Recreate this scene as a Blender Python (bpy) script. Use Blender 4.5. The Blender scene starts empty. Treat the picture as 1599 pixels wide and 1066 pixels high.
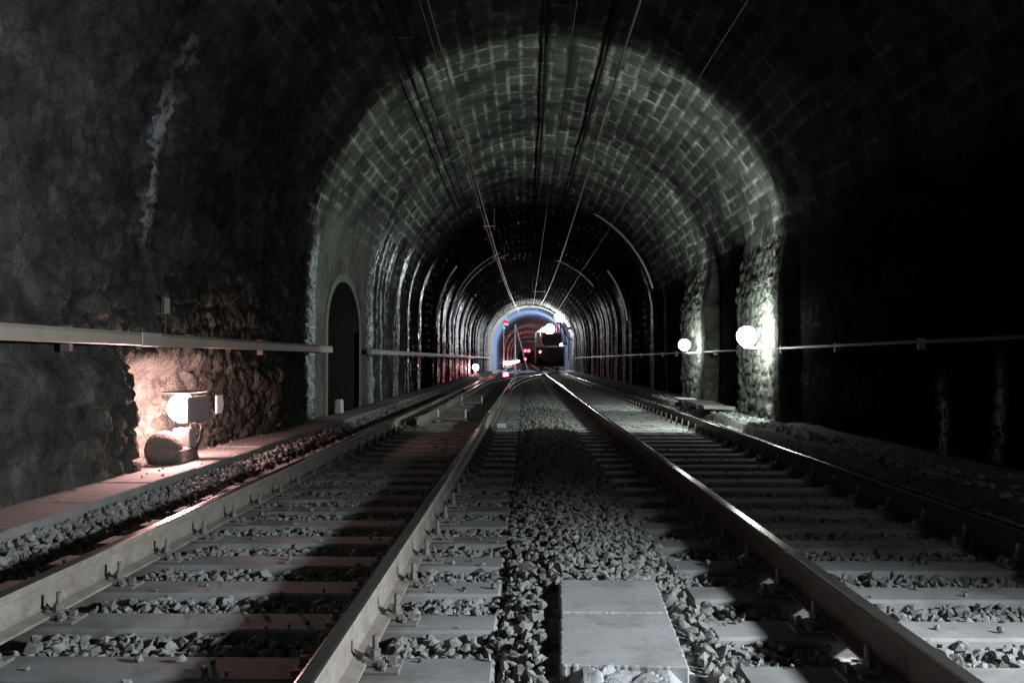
import bpy, math, random
import numpy as np
from mathutils import Vector, Matrix
random.seed(7)
rng = np.random.default_rng(11)
S = bpy.context.scene
COL = S.collection
R = math.radians

# ------------------------------------------------------------------ camera
F_PX = 1420.0; H_CAM = 0.965
cam_d = bpy.data.cameras.new('camera'); cam = bpy.data.objects.new('camera', cam_d); COL.objects.link(cam)
cam_d.sensor_width = 36.0; cam_d.lens = 36.0 * F_PX / 1599.0
cam_d.clip_start = 0.05; cam_d.clip_end = 2000
cam.location = (0, 0, H_CAM)
cam.rotation_euler = (R(90) + math.atan(29 / F_PX), 0, math.atan(21.5 / F_PX))
S.camera = cam

# ------------------------------------------------------------------ world: night outside the tunnel
W = bpy.data.worlds.new('World'); S.world = W; W.use_nodes = True
bg = W.node_tree.nodes['Background']
sky = W.node_tree.nodes.new('ShaderNodeTexSky'); sky.sky_type = 'NISHITA'; sky.sun_disc = False
sky.sun_elevation = R(-8); sky.sun_rotation = R(40)
W.node_tree.links.new(sky.outputs[0], bg.inputs[0]); bg.inputs[1].default_value = 0.05

S.view_settings.view_transform = 'Standard'; S.view_settings.look = 'None'
S.view_settings.exposure = 0.0; S.view_settings.gamma = 1.0
S.cycles.use_denoising = True
S.cycles.max_bounces = 6; S.cycles.diffuse_bounces = 2; S.cycles.glossy_bounces = 3
S.cycles.sample_clamp_indirect = 4.0
S.cycles.caustics_reflective = False; S.cycles.caustics_refractive = False

# ------------------------------------------------------------------ numbers shared by all builders
CX, ZS, RAD = 0.34, 2.30, 3.93          # vault centre line, springing height, radius
ZTOP = -0.19                            # sleeper tops
T1, T2, HG = -1.42, 2.10, 0.7525        # track centre lines, half gauge
POW_NEAR, POW_A, POW_B, POW_PINK = 1750.0, 540.0, 270.0, 270.0

# ------------------------------------------------------------------ helpers
def link(o, parent=None):
    COL.objects.link(o)
    if parent is not None: o.parent = parent
    return o

def tag(o, label=None, cat=None, group=None, kind=None):
    if label: o['label'] = label
    if cat: o['category'] = cat
    if group: o['group'] = group
    if kind: o['kind'] = kind
    return o

def empty(name, loc, label, cat, group=None, rz=0):
    o = bpy.data.objects.new(name, None); o.empty_display_size = 0.2
    o.location = loc; o.rotation_euler = (0, 0, rz)
    link(o); return tag(o, label, cat, group)

class MB:
    """collects shapes in one vertex / face list and links them as one mesh object"""
    def __init__(s): s.v = []; s.f = []; s.m = []
    def add(s, vs, fs, mi=0):
        b = len(s.v); s.v += [tuple(p) for p in vs]
        for f in fs: s.f.append(tuple(b + i for i in f)); s.m.append(mi)
    def box(s, c, d, rot=None, mi=0, taper=1.0):
        x, y, z = [k / 2 for k in d]; t = taper
        vs = [(-x,-y,-z),(x,-y,-z),(x,y,-z),(-x,y,-z),(-x*t,-y*t,z),(x*t,-y*t,z),(x*t,y*t,z),(-x*t,y*t,z)]
        if rot is not None: vs = [rot @ Vector(p) for p in vs]
        vs = [(p[0]+c[0], p[1]+c[1], p[2]+c[2]) for p in vs]
        s.add(vs, [(3,2,1,0),(4,5,6,7),(0,1,5,4),(1,2,6,5),(2,3,7,6),(3,0,4,7)], mi)
    def tube(s, pts, r, n=6, mi=0, cap=True):
        pts = [Vector(p) for p in pts]; rs = r if isinstance(r, (list, tuple)) else [r] * len(pts)
        rings = []
        for i, p in enumerate(pts):
            t = (pts[min(i+1, len(pts)-1)] - pts[max(i-1, 0)]).normalized()
            a = Vector((0,0,1)) if abs(t.z) < 0.9 else Vector((1,0,0))
            u = t.cross(a).normalized(); w = u.cross(t)
            rings.append([p + (u*math.cos(2*math.pi*k/n) + w*math.sin(2*math.pi*k/n)) * rs[i] for k in range(n)])
        vs = [q for rg in rings for q in rg]; fs = []
        for i in range(len(pts)-1):
            for k in range(n):
                fs.append((i*n+k, i*n+(k+1)%n, (i+1)*n+(k+1)%n, (i+1)*n+k))
        if cap:
            fs.append(tuple(range(n))[::-1]); fs.append(tuple((len(pts)-1)*n+k for k in range(n)))
        s.add(vs, fs, mi)
    def sphere(s, c, r, nu=16, nv=10, mi=0, sc=(1,1,1)):
        vs = [(c[0], c[1], c[2]-r*sc[2])]; fs = []
        for j in range(1, nv):
            th = -math.pi/2 + math.pi*j/nv
            for i in range(nu):
                ph = 2*math.pi*i/nu
                vs.append((c[0]+r*sc[0]*math.cos(th)*math.cos(ph), c[1]+r*sc[1]*math.cos(th)*math.sin(ph), c[2]+r*sc[2]*math.sin(th)))
        vs.append((c[0], c[1], c[2]+r*sc[2])); n = len(vs)-1
        for i in range(nu): fs.append((0, 1+(i+1)%nu, 1+i))
        for j in range(nv-2):
            for i in range(nu):
                a = 1+j*nu; fs.append((a+i, a+(i+1)%nu, a+nu+(i+1)%nu, a+nu+i))
        a = 1+(nv-2)*nu
        for i in range(nu): fs.append((a+i, a+(i+1)%nu, n))
        s.add(vs, fs, mi)
    def prism(s, poly, axis, a0, a1, mi=0):
        """polygon in the plane across `axis` ('x': (y,z), 'y': (x,z), 'z': (x,y)), extruded from a0 to a1"""
        def P(p, a):
            return {'x': (a, p[0], p[1]), 'y': (p[0], a, p[1]), 'z': (p[0], p[1], a)}[axis]
        n = len(poly)
        vs = [P(p, a0) for p in poly] + [P(p, a1) for p in poly]
        fs = [tuple(range(n)), tuple(range(2*n-1, n-1, -1))]
        for i in range(n): fs.append((i, n+i, n+(i+1)%n, (i+1)%n))
        s.add(vs, fs, mi)
    def build(s, name, mats, parent=None, bevel=0.0, smooth=False, seg=1, loc=None):
        me = bpy.data.meshes.new(name); me.from_pydata(s.v, [], s.f)
        mats = mats if isinstance(mats, (list, tuple)) else [mats]
        for m in mats: me.materials.append(m)
        if len(mats) > 1: me.polygons.foreach_set('material_index', s.m)
        import bmesh
        bm = bmesh.new(); bm.from_mesh(me); bmesh.ops.recalc_face_normals(bm, faces=bm.faces); bm.to_mesh(me); bm.free()
        if smooth: me.polygons.foreach_set('use_smooth', [True]*len(me.polygons))
        o = bpy.data.objects.new(name, me); link(o, parent)
        if loc: o.location = loc
        if bevel:
            b = o.modifiers.new('bevel', 'BEVEL'); b.width = bevel; b.segments = seg; b.limit_method = 'ANGLE'; b.angle_limit = R(35)
        return o

def np_mesh(name, verts, faces, mat, parent=None, smooth=True, uv=None, attr=None):
    me = bpy.data.meshes.new(name)
    nv, nf, k = len(verts), len(faces), faces.shape[1]
    me.vertices.add(nv); me.vertices.foreach_set('co', np.ascontiguousarray(verts, np.float32).ravel())
    me.loops.add(nf*k); me.loops.foreach_set('vertex_index', np.ascontiguousarray(faces, np.int32).ravel())
    me.polygons.add(nf); me.polygons.foreach_set('loop_start', np.arange(0, nf*k, k, dtype=np.int32))
    me.polygons.foreach_set('use_smooth', np.full(nf, smooth, bool))
    if uv is not None:
        l = me.uv_layers.new(name='UVMap'); l.data.foreach_set('uv', np.ascontiguousarray(uv[faces.ravel()], np.float32).ravel())
    for nm, a in (attr or {}).items():
        at = me.attributes.new(nm, 'FLOAT', 'POINT'); at.data.foreach_set('value', np.ascontiguousarray(a, np.float32))
    me.update(); me.validate(); me.materials.append(mat)
    o = bpy.data.objects.new(name, me); return link(o, parent)

def hsh(i, j, k=0):
    x = np.sin(i*127.1 + j*311.7 + k*74.7) * 43758.5453
    return x - np.floor(x)
def vnoise(x, y, seed=0):
    xi, yi = np.floor(x), np.floor(y); fx, fy = x-xi, y-yi
    fx = fx*fx*(3-2*fx); fy = fy*fy*(3-2*fy)
    a = hsh(xi, yi, seed); b = hsh(xi+1, yi, seed); c = hsh(xi, yi+1, seed); d = hsh(xi+1, yi+1, seed)
    return (a*(1-fx)+b*fx)*(1-fy) + (c*(1-fx)+d*fx)*fy
def fbm(x, y, seed=0, n=4):
    s = 0; a = 0.5
    for i in range(n): s = s + a*vnoise(x*2**i, y*2**i, seed+i*17); a *= 0.5
    return s
def stones(u, v, su, sv, seed=0):
    """rubble masonry: returns (facet height 0..1, distance to the joint, random per stone)"""
    x, y = u/su, v/sv; xi, yi = np.floor(x), np.floor(y)
    f1 = np.full(x.shape, 9.0); f2 = f1.copy(); hh = np.zeros_like(f1); rr = np.zeros_like(f1)
    for dx in (-1, 0, 1):
        for dy in (-1, 0, 1):
            cx, cy = xi+dx, yi+dy
            px = cx + 0.15 + 0.7*hsh(cx, cy, seed); py = cy + 0.15 + 0.7*hsh(cx, cy, seed+5)
            d = np.sqrt((x-px)**2 + (y-py)**2)
            r = hsh(cx, cy, seed+9)
            h = 0.45*r + 0.9*(hsh(cx, cy, seed+11)-0.5)*(x-px) + 0.9*(hsh(cx, cy, seed+13)-0.5)*(y-py)
            near = d < f1
            f2 = np.where(near, f1, np.minimum(f2, d)); f1 = np.where(near, d, f1)
            hh = np.where(near, h, hh); rr = np.where(near, r, rr)
    return hh, f2-f1, rr

# ------------------------------------------------------------------ materials
def mat(name):
    m = bpy.data.materials.new(name); m.use_nodes = True
    nt = m.node_tree; b = nt.nodes['Principled BSDF']
    return m, nt, b
def N(nt, t, **kw):
    n = nt.nodes.new(t)
    for k, v in kw.items(): setattr(n, k, v)
    return n
def L(nt, a, b): nt.links.new(a, b)
def math_n(nt, op, a, b=None, clamp=False):
    n = N(nt, 'ShaderNodeMath', operation=op); n.use_clamp = clamp
    for i, q in enumerate((a, b)):
        if q is None: continue
        if isinstance(q, (int, float)): n.inputs[i].default_value = q
        else: L(nt, q, n.inputs[i])
    return n.outputs[0]
def ramp(nt, fac, stops):
    n = N(nt, 'ShaderNodeValToRGB'); e = n.color_ramp.elements
    while len(e) < len(stops): e.new(0.5)
    for k, (p, c) in enumerate(stops):
        e[k].position = p; e[k].color = (c, c, c, 1) if isinstance(c, (int, float)) else (*c, 1)
    L(nt, fac, n.inputs[0]); return n.outputs[0]
def mix(nt, fac, a, b, mode='MIX'):
    n = N(nt, 'ShaderNodeMix', data_type='RGBA', blend_type=mode)
    if isinstance(fac, (int, float)): n.inputs[0].default_value = fac
    else: L(nt, fac, n.inputs[0])
    for i, q in ((6, a), (7, b)):
        if isinstance(q, tuple): n.inputs[i].default_value = (*q, 1)
        else: L(nt, q, n.inputs[i])
    return n.outputs[2]
def noise(nt, vec, scale, detail=4, rough=0.55):
    n = N(nt, 'ShaderNodeTexNoise'); n.inputs['Scale'].default_value = scale
    n.inputs['Detail'].default_value = detail; n.inputs['Roughness'].default_value = rough
    L(nt, vec, n.inputs['Vector']); return n.outputs[0]
def bump(nt, h, strength, dist, prev=None):
    n = N(nt, 'ShaderNodeBump'); n.inputs['Strength'].default_value = strength; n.inputs['Distance'].default_value = dist
    L(nt, h, n.inputs['Height'])
    if prev is not None: L(nt, prev, n.inputs['Normal'])
    return n.outputs[0]
def scalev(nt, vec, sc):
    n = N(nt, 'ShaderNodeVectorMath', operation='MULTIPLY'); L(nt, vec, n.inputs[0]); n.inputs[1].default_value = sc
    return n.outputs[0]

def speckled(name, c0, c1, scale=9.0, rough=0.85, bstr=0.25, bdist=0.01, fine=90.0, metallic=0.0, spec=0.5):
    m, nt, b = mat(name)
    co = N(nt, 'ShaderNodeTexCoord').outputs['Object']
    geo = N(nt, 'ShaderNodeObjectInfo')
    off = N(nt, 'ShaderNodeVectorMath', operation='ADD'); L(nt, co, off.inputs[0]); L(nt, geo.outputs['Location'], off.inputs[1])
    v = off.outputs[0]
    n1 = noise(nt, v, scale, 6, 0.65); n2 = noise(nt, v, fine, 3)
    f = math_n(nt, 'ADD', math_n(nt, 'MULTIPLY', n1, 0.7), math_n(nt, 'MULTIPLY', n2, 0.3))
    L(nt, ramp(nt, f, [(0.3, c0), (0.7, c1)]), b.inputs['Base Color'])
    b.inputs['Roughness'].default_value = rough; b.inputs['Metallic'].default_value = metallic
    b.inputs['Specular IOR Level'].default_value = spec
    L(nt, bump(nt, f, bstr, bdist), b.inputs['Normal'])
    return m

def plain(name, c, rough=0.6, metallic=0.0):
    return speckled(name, tuple(0.8*k for k in c), tuple(min(1, 1.15*k) for k in c), 14, rough, 0.1, 0.003, 60, metallic)
def glow(name, c, st):
    m, nt, b = mat(name); b.inputs['Base Color'].default_value = (0.8, 0.8, 0.8, 1)
    b.inputs['Emission Color'].default_value = (*c, 1); b.inputs['Emission Strength'].default_value = st
    return m

def make_lining():
    """old stone lining: rubble walls darkened by sooty patches and painted-in shade, coursed block vault with pale joints, wet streaks with lime"""
    m, nt, b = mat('stone_lining')
    uv = N(nt, 'ShaderNodeTexCoord').outputs['UV']
    obj = N(nt, 'ShaderNodeTexCoord').outputs['Object']
    sep = N(nt, 'ShaderNodeSeparateXYZ'); L(nt, obj, sep.inputs[0])
    def attr(nm):
        a = N(nt, 'ShaderNodeAttribute'); a.attribute_name = nm; return a.outputs['Fac']
    joint, tone, wet, plaster, vault = attr('joint'), attr('tone'), attr('wet'), attr('plaster'), attr('vault')
    n1 = noise(nt, obj, 1.1, 6, 0.65); n2 = noise(nt, obj, 7.0, 6, 0.65); n3 = noise(nt, obj, 40.0, 4)
    # rubble wall
    wall = ramp(nt, math_n(nt, 'ADD', math_n(nt, 'MULTIPLY', n2, 0.6), math_n(nt, 'MULTIPLY', tone, 0.4)),
                [(0.25, (0.050, 0.053, 0.047)), (0.55, (0.105, 0.108, 0.094)), (0.8, (0.19, 0.195, 0.17))])
    vw = N(nt, 'ShaderNodeVectorMath', operation='ADD'); L(nt, obj, vw.inputs[0])
    wn = N(nt, 'ShaderNodeTexNoise'); wn.inputs['Scale'].default_value = 3.0; L(nt, obj, wn.inputs['Vector'])
    L(nt, scalev(nt, wn.outputs['Color'], (0.42, 0.42, 0.42)), vw.inputs[1])
    ve = N(nt, 'ShaderNodeTexVoronoi', feature='DISTANCE_TO_EDGE'); ve.inputs['Scale'].default_value = 3.6
    L(nt, scalev(nt, vw.outputs[0], (1, 0.75, 1.25)), ve.inputs['Vector'])
    crack = ramp(nt, ve.outputs['Distance'], [(0.0, 0.74), (0.11, 1.0)])
    grain = ramp(nt, noise(nt, obj, 75.0, 3), [(0.3, 0.55), (0.7, 1.25)])
    wall = mix(nt, 1.0, mix(nt, 1.0, wall, crack, 'MULTIPLY'), grain, 'MULTIPLY')
    # vault blocks with pale lime joints, broken up by noise
    jn = math_n(nt, 'MULTIPLY', joint, ramp(nt, n1, [(0.40, 0.08), (0.60, 1.0)]))
    jn = math_n(nt, 'MULTIPLY', jn, ramp(nt, n2, [(0.30, 0.25), (0.6, 1.0)]))
    blk = ramp(nt, math_n(nt, 'ADD', math_n(nt, 'MULTIPLY', n2, 0.5), math_n(nt, 'MULTIPLY', tone, 0.5)),
               [(0.25, (0.070, 0.078, 0.068)), (0.75, (0.155, 0.165, 0.145))])
    blk = mix(nt, jn, blk, (0.60, 0.62, 0.55))
    soot_shade = math_n(nt, 'MULTIPLY', ramp(nt, n1, [(0.35, 0.45), (0.62, 1.0)]), math_n(nt, 'SUBTRACT', 1.0, attr('soot_shade')))  # random sooty patches times the shade painted in by the attribute
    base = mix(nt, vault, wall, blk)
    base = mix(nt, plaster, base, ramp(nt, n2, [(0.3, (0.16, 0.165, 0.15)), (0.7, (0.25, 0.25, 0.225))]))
    base = mix(nt, 1.0, base, soot_shade, 'MULTIPLY')
    # wet, limey streaks
    wetn = math_n(nt, 'MULTIPLY', wet, ramp(nt, math_n(nt, 'ADD', math_n(nt, 'MULTIPLY', n2, 0.5), math_n(nt, 'MULTIPLY', noise(nt, obj, 16.0, 3), 0.5)), [(0.42, 0.08), (0.56, 1.0)]))
    base = mix(nt, math_n(nt, 'MULTIPLY', wetn, 0.9), base, (0.66, 0.70, 0.76))
    L(nt, base, b.inputs['Base Color'])
    gl = math_n(nt, 'MAXIMUM', wetn, math_n(nt, 'MULTIPLY', jn, math_n(nt, 'MULTIPLY', ramp(nt, n3, [(0.45, 0.0), (0.62, 1.0)]), ramp(nt, noise(nt, obj, 0.45, 3), [(0.50, 0.0), (0.62, 1.0)]))), True)
    L(nt, ramp(nt, gl, [(0.0, 0.9), (0.6, 0.2)]), b.inputs['Roughness'])
    L(nt, ramp(nt, gl, [(0.0, 0.1), (0.6, 0.8)]), b.inputs['Specular IOR Level'])
    L(nt, math_n(nt, 'ADD', 1.02, math_n(nt, 'MULTIPLY', gl, 0.55)), b.inputs['IOR'])
    h = math_n(nt, 'ADD', math_n(nt, 'MULTIPLY', n2, 0.7), math_n(nt, 'MULTIPLY', n3, 0.3))
    hb = bump(nt, h, 0.6, 0.05)
    cb = bump(nt, math_n(nt, 'MAXIMUM', crack, math_n(nt, 'MAXIMUM', vault, plaster)), 0.35, 0.03, hb)
    L(nt, bump(nt, n3, 0.7, 0.016, cb), b.inputs['Normal'])
    return m

M = {}
M['lining'] = make_lining()
M['concrete'] = speckled('weathered_concrete', (0.24, 0.24, 0.235), (0.36, 0.36, 0.35), 5, 0.85, 0.35, 0.006)
M['sleeper'] = speckled('sleeper_concrete', (0.23, 0.235, 0.235), (0.34, 0.34, 0.335), 4, 0.85, 0.3, 0.005, 120)
nt = M['sleeper'].node_tree; b = nt.nodes['Principled BSDF']; src = b.inputs['Base Color'].links[0].from_socket
co = N(nt, 'ShaderNodeTexCoord').outputs['Object']; sp = N(nt, 'ShaderNodeSeparateXYZ'); L(nt, co, sp.inputs[0])
dd = math_n(nt, 'ABSOLUTE', math_n(nt, 'SUBTRACT', math_n(nt, 'ABSOLUTE', sp.outputs[0]), HG))
oi = N(nt, 'ShaderNodeObjectInfo'); av = N(nt, 'ShaderNodeVectorMath', operation='ADD'); L(nt, co, av.inputs[0]); L(nt, oi.outputs['Location'], av.inputs[1])
nn = noise(nt, av.outputs[0], 5.0, 5, 0.6)
f = math_n(nt, 'SUBTRACT', math_n(nt, 'ADD', nn, 0.15), math_n(nt, 'MULTIPLY', dd, 1.6))
c = mix(nt, ramp(nt, f, [(0.25, 0.0), (0.62, 0.75)]), src, (0.13, 0.10, 0.075))
c = mix(nt, ramp(nt, noise(nt, av.outputs[0], 2.2, 5, 0.65), [(0.46, 0.0), (0.66, 0.75)]), c, (0.115, 0.108, 0.097))
L(nt, mix(nt, 1.0, c, ramp(nt, oi.outputs['Random'], [(0, 0.8), (1, 1.05)]), 'MULTIPLY'), b.inputs['Base Color'])
M['slab'] = speckled('slab_concrete', (0.30, 0.305, 0.31), (0.40, 0.40, 0.40), 3, 0.85, 0.25, 0.004, 160)
nt = M['slab'].node_tree; b = nt.nodes['Principled BSDF']; src = b.inputs['Base Color'].links[0].from_socket
co = N(nt, 'ShaderNodeTexCoord').outputs['Object']
c = mix(nt, ramp(nt, noise(nt, co, 4.5, 6, 0.7), [(0.50, 0.0), (0.68, 0.7)]), src, (0.20, 0.19, 0.175))
c = mix(nt, ramp(nt, noise(nt, co, 55.0, 2), [(0.64, 0.0), (0.70, 0.7)]), c, (0.14, 0.135, 0.13))
L(nt, c, b.inputs['Base Color'])
M['trough'] = speckled('trough_concrete', (0.15, 0.145, 0.14), (0.27, 0.262, 0.25), 4, 0.85, 0.4, 0.006)
M['path'] = speckled('dirty_path', (0.04, 0.04, 0.036), (0.17, 0.17, 0.155), 2.5, 0.95, 1.0, 0.05, 26, 0.0, 0.15)
M['stone'] = speckled('ballast_stone', (0.13, 0.13, 0.12), (0.38, 0.38, 0.365), 14, 0.85, 0.4, 0.006, 160)
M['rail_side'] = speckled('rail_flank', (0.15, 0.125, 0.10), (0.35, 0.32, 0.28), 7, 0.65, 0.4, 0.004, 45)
M['rail_shaded'] = speckled('shade_painted_flank', (0.05, 0.042, 0.035), (0.11, 0.095, 0.08), 7, 0.6, 0.4, 0.004, 45)  # flank colour darkened to stand in for shade on the right-track rails
M['rail_top'] = speckled('rail_head', (0.30, 0.28, 0.26), (0.42, 0.40, 0.38), 8, 0.22, 0.08, 0.001, 60, 0.9)
M['clip'] = speckled('dusty_steel', (0.13, 0.12, 0.11), (0.24, 0.23, 0.21), 20, 0.6, 0.3, 0.002, 90)
M['duct'] = speckled('duct_profile', (0.30, 0.27, 0.21), (0.42, 0.38, 0.31), 3, 0.5, 0.15, 0.003, 40)
M['duct_plain'] = speckled('grey_steel', (0.28, 0.28, 0.27), (0.38, 0.38, 0.36), 9, 0.35, 0.1, 0.002, 50, 0.6)
M['wire'] = plain('copper_wire', (0.38, 0.36, 0.33), 0.35, 0.8)
M['cable'] = speckled('black_cable', (0.02, 0.02, 0.02), (0.035, 0.035, 0.035), 9, 1.0, 0.1, 0.002, 40, 0.0, 0.0)
M['niche'] = plain('shade_dark_niche', (0.035, 0.031, 0.025), 0.95)  # dark base colour stands in for shade inside the niche
M['plaster'] = speckled('niche_plaster', (0.17, 0.17, 0.15), (0.26, 0.26, 0.23), 3, 0.85, 0.4, 0.01, 40)
M['white'] = plain('white_paint', (0.75, 0.75, 0.72), 0.5)
M['red'] = plain('red_paint', (0.5, 0.03, 0.03), 0.45)
M['blue'] = plain('blue_paint', (0.08, 0.2, 0.45), 0.45)
M['dark'] = plain('dark_paint', (0.05, 0.043, 0.045), 0.5)
M['tank'] = plain('grey_tank', (0.11, 0.09, 0.095), 0.5)
M['black'] = plain('black_rubber', (0.02, 0.02, 0.02), 0.7)
M['housing'] = plain('lamp_housing', (0.34, 0.30, 0.28), 0.5)
M['blue_lit_lining'] = speckled('blue_lit_concrete', (0.20, 0.27, 0.42), (0.25, 0.33, 0.50), 0.6, 0.6, 0.1, 0.01, 12)  # blue lamp light put into the concrete's base colour
M['grey_lining'] = speckled('grey_concrete_lining', (0.30, 0.26, 0.28), (0.40, 0.35, 0.37), 0.6, 0.7, 0.1, 0.01, 12)  # mauve cast of the deeper lamps tinted into the grey
M['ring'] = speckled('ring_stone', (0.34, 0.33, 0.29), (0.5, 0.48, 0.42), 3, 0.6, 0.5, 0.03, 30)
M['g_white'] = glow('lit_white_globe', (0.93, 0.97, 1.0), 40)
M['g_pink'] = glow('lit_pink_globe', (1.0, 0.55, 0.5), 30)
M['g_red'] = glow('lit_red_lens', (1.0, 0.03, 0.08), 22)

def lamp(name, typ, loc, power, color, size, parent=None, aim=None, spot=None, blend=0.1):
    d = bpy.data.lights.new(name, typ); d.energy = power; d.color = color; d.shadow_soft_size = size
    d.use_soft_falloff = False            # a real ball of light, outside its globe
    o = bpy.data.objects.new(name, d); o.location = loc
    if typ == 'SPOT':
        d.spot_size = spot; d.spot_blend = blend
        o.rotation_euler = Vector(aim).to_track_quat('-Z', 'Y').to_euler()
    link(o, parent); return o

# ------------------------------------------------------------------ tunnel lining
S_WALL = ZS + 0.6                                     # wall part of the profile, from z = -0.6 to the springing
S_ALL = 2*S_WALL + math.pi*RAD
def profile(s, r=RAD, cx=CX):
    """arc length along the cross-section -> x, z, outward normal"""
    s = np.asarray(s, float); k = r/RAD
    a = (s - S_WALL)/RAD
    x = np.where(s < S_WALL, cx-r, np.where(s > S_ALL-S_WALL, cx+r, cx-r*np.cos(np.clip(a, 0, math.pi))))
    z = np.where(s < S_WALL, -0.6+s, np.where(s > S_ALL-S_WALL, -0.6+(S_ALL-s), ZS+r*np.sin(np.clip(a, 0, math.pi))))
    nx = np.where(s < S_WALL, -1.0, np.where(s > S_ALL-S_WALL, 1.0, -np.cos(np.clip(a, 0, math.pi))))
    nz = np.where((s < S_WALL) | (s > S_ALL-S_WALL), 0.0, np.sin(np.clip(a, 0, math.pi)))
    return x, z, nx, nz

NI0, NI1, NIZ = 16.35, 19.45, 2.5                     # niche opening
def in_niche(y, z, g=0.0):
    c = (NI0+NI1)/2; hw = (NI1-NI0)/2 + g
    spr = 1.55
    arch = spr + (NIZ-spr+g)*np.sqrt(np.clip(1-((y-c)/hw)**2, 0, 1))
    return (np.abs(y-c) < hw) & (z < arch)

def sm(a, b, x):
    t = np.clip((x-a)/(b-a), 0, 1); return t*t*(3-2*t)

PIERS = ((14.30, 17.1), (20.2, 23.2))
def lining_fields(y, s, z, left):
    yw = y + 0.14*(fbm(y*1.7, s*1.7, 3)-0.5); sw = s + 0.13*(fbm(y*0.9, s*1.3, 8)-0.5)
    zv = np.where(left & (y < 14.2), 4.0, 2.7)
    vault = sm(zv, zv+0.6, z + 0.8*(fbm(y*0.8, s*0.8, 21)-0.5))
    # rubble wall
    h1, e1, r1 = stones(yw, sw, 0.34, 0.24, 1)
    h2, e2, r2 = stones(yw, sw, 0.15, 0.12, 31)
    rough = np.where(left, 0.012 + 0.115*sm(6.6, 7.6, y)*(1-sm(15.0, 15.6, y)) + 0.035*sm(19.6, 20.2, y),
                     0.030 + 0.085*sm(14.4, 14.6, y)*(1-sm(17.3, 17.8, y)) + 0.085*sm(20.7, 20.9, y)*(1-sm(23.9, 24.3, y)))
    h3, e3, r3 = stones(yw+0.05*fbm(y*7, s*7, 44), sw, 0.09, 0.065, 51)
    rub = 0.40*h3*np.clip(e3*4, 0, 1)*(rough > 0.08) + 0.65*h1*np.clip(e1*4, 0, 1) + 0.45*h2*np.clip(e2*4, 0, 1) - 0.25*(1-np.clip(e1*5, 0, 1))
    # coursed blocks of the vault: courses run along the tunnel
    ch = 0.255; row = np.floor(sw/ch); fr = sw/ch-row
    bl = 0.42 + 0.45*hsh(row, row*0+3, 2); q = yw/bl + hsh(row, row*0, 7)*5; colm = np.floor(q); fq = q-colm
    jd = np.minimum(np.minimum(fr, 1-fr)*ch, np.minimum(fq, 1-fq)*bl)
    jd = jd + 0.020*(fbm(y*9, s*9, 40)-0.5)
    jv = (1-sm(0.012, 0.034, jd))*np.where(y < 14.3, 0.42, 1)
    rb = hsh(row, colm, 4)
    blk = (rb-0.5)*0.022 - 0.012*jv
    # smooth plaster round the niche
    plaster = np.where(left, sm(15.35, 15.6, y)*(1-sm(20.0, 20.5, y))*(1-sm(3.1, 4.2, z + 1.2*(fbm(y, z, 60)-0.5))), 0.0)
    d = (rub*rough)*(1-vault) + blk*vault
    d = d*(1-0.92*plaster) + 0.10*(fbm(y*0.45, s*0.45, 50)-0.5)*(1-0.8*plaster)
    # wet streaks running down the wall
    st = fbm(y*1.3, z*0.07, 70, 3) + 0.55*(fbm(y*7, z*0.2, 75, 3)-0.45) + 0.25*(fbm(y*9, z*5, 78, 2)-0.4)
    wet = sm(0.46, 0.55, st)*np.where(left, sm(19.8, 21.5, y), 0.5*sm(26, 30, y))
    def streak(yc, w, z0, z1, amp=1.0):
        c = yc + 0.25*(fbm(z*1.1, z*0+yc, 80)-0.5)
        return amp*np.exp(-((y-c)/w)**2)*sm(z0, z0+0.5, z)*(1-sm(z1-0.7, z1, z))
    wl = streak(8.6, 0.15, 1.9, 4.3, 0.8)*sm(0.3, 0.55, fbm(y*5, z*2.2, 82)) + streak(15.25, 0.24, -0.2, 3.3, 1.6) + streak(14.95, 0.15, 0.0, 3.0, 1.1) + streak(15.9, 0.05, 2.4, 3.4, 0.9)
    wr = streak(8.3, 0.08, -0.3, 1.2, 0.5) + streak(9.4, 0.10, -0.3, 1.0, 0.5)
    wet = np.clip(np.maximum(wet*(1-sm(3.4, 4.6, z)), np.where(left, wl, wr)), 0, 1)
    wet = wet*(1-np.where(wet < 0.9, 0.9*plaster, 0))
    d = d + wet*0.09*(1-vault)*(fbm(y*6, z*2.5, 95)-0.4)
    # recess and rock shoulder round the pink lamp
    d = d + np.where(left, (1-vault)*((0.15*(1-sm(7.9, 8.4, y)) - 0.30*sm(7.9, 8.4, y)*(1-np.clip((y-9.0)/3.2, 0, 1)) + 0.24*np.clip((y-9.0)/3.2, 0, 1)*(1-sm(12.2, 15, y)))*(1-sm(0.75, 1.05, z))), 0)
    tone = np.where(vault > 0.5, rb, 0.5*r1+0.5*r2)
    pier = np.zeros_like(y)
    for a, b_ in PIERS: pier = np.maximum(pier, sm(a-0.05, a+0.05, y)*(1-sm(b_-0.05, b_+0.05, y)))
    soot_shade = np.where(left, 0.95*sm(23, 33, y), np.maximum(0.95*sm(24, 34, y), 0.88*(1-pier)*(1-sm(2.8, 4.0, z + 1.0*(fbm(y, z, 66)-0.5)))))  # painted shade: far lining and right wall darkened, lamp-lit piers left lighter
    soot_shade = np.maximum(soot_shade, 0.65*(1-sm(14.0, 14.4, y))*np.where(left, 0.35*vault, 1.0))  # near stretch darkened up to the lamp's lit edge
    soot_shade = soot_shade*(1-0.85*sm(76, 86, y))  # painted shade lifted where the floodlights brighten the far arch
    return d, dict(soot_shade=soot_shade, joint=jv, tone=tone, wet=wet, plaster=plaster, vault=vault)

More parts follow.
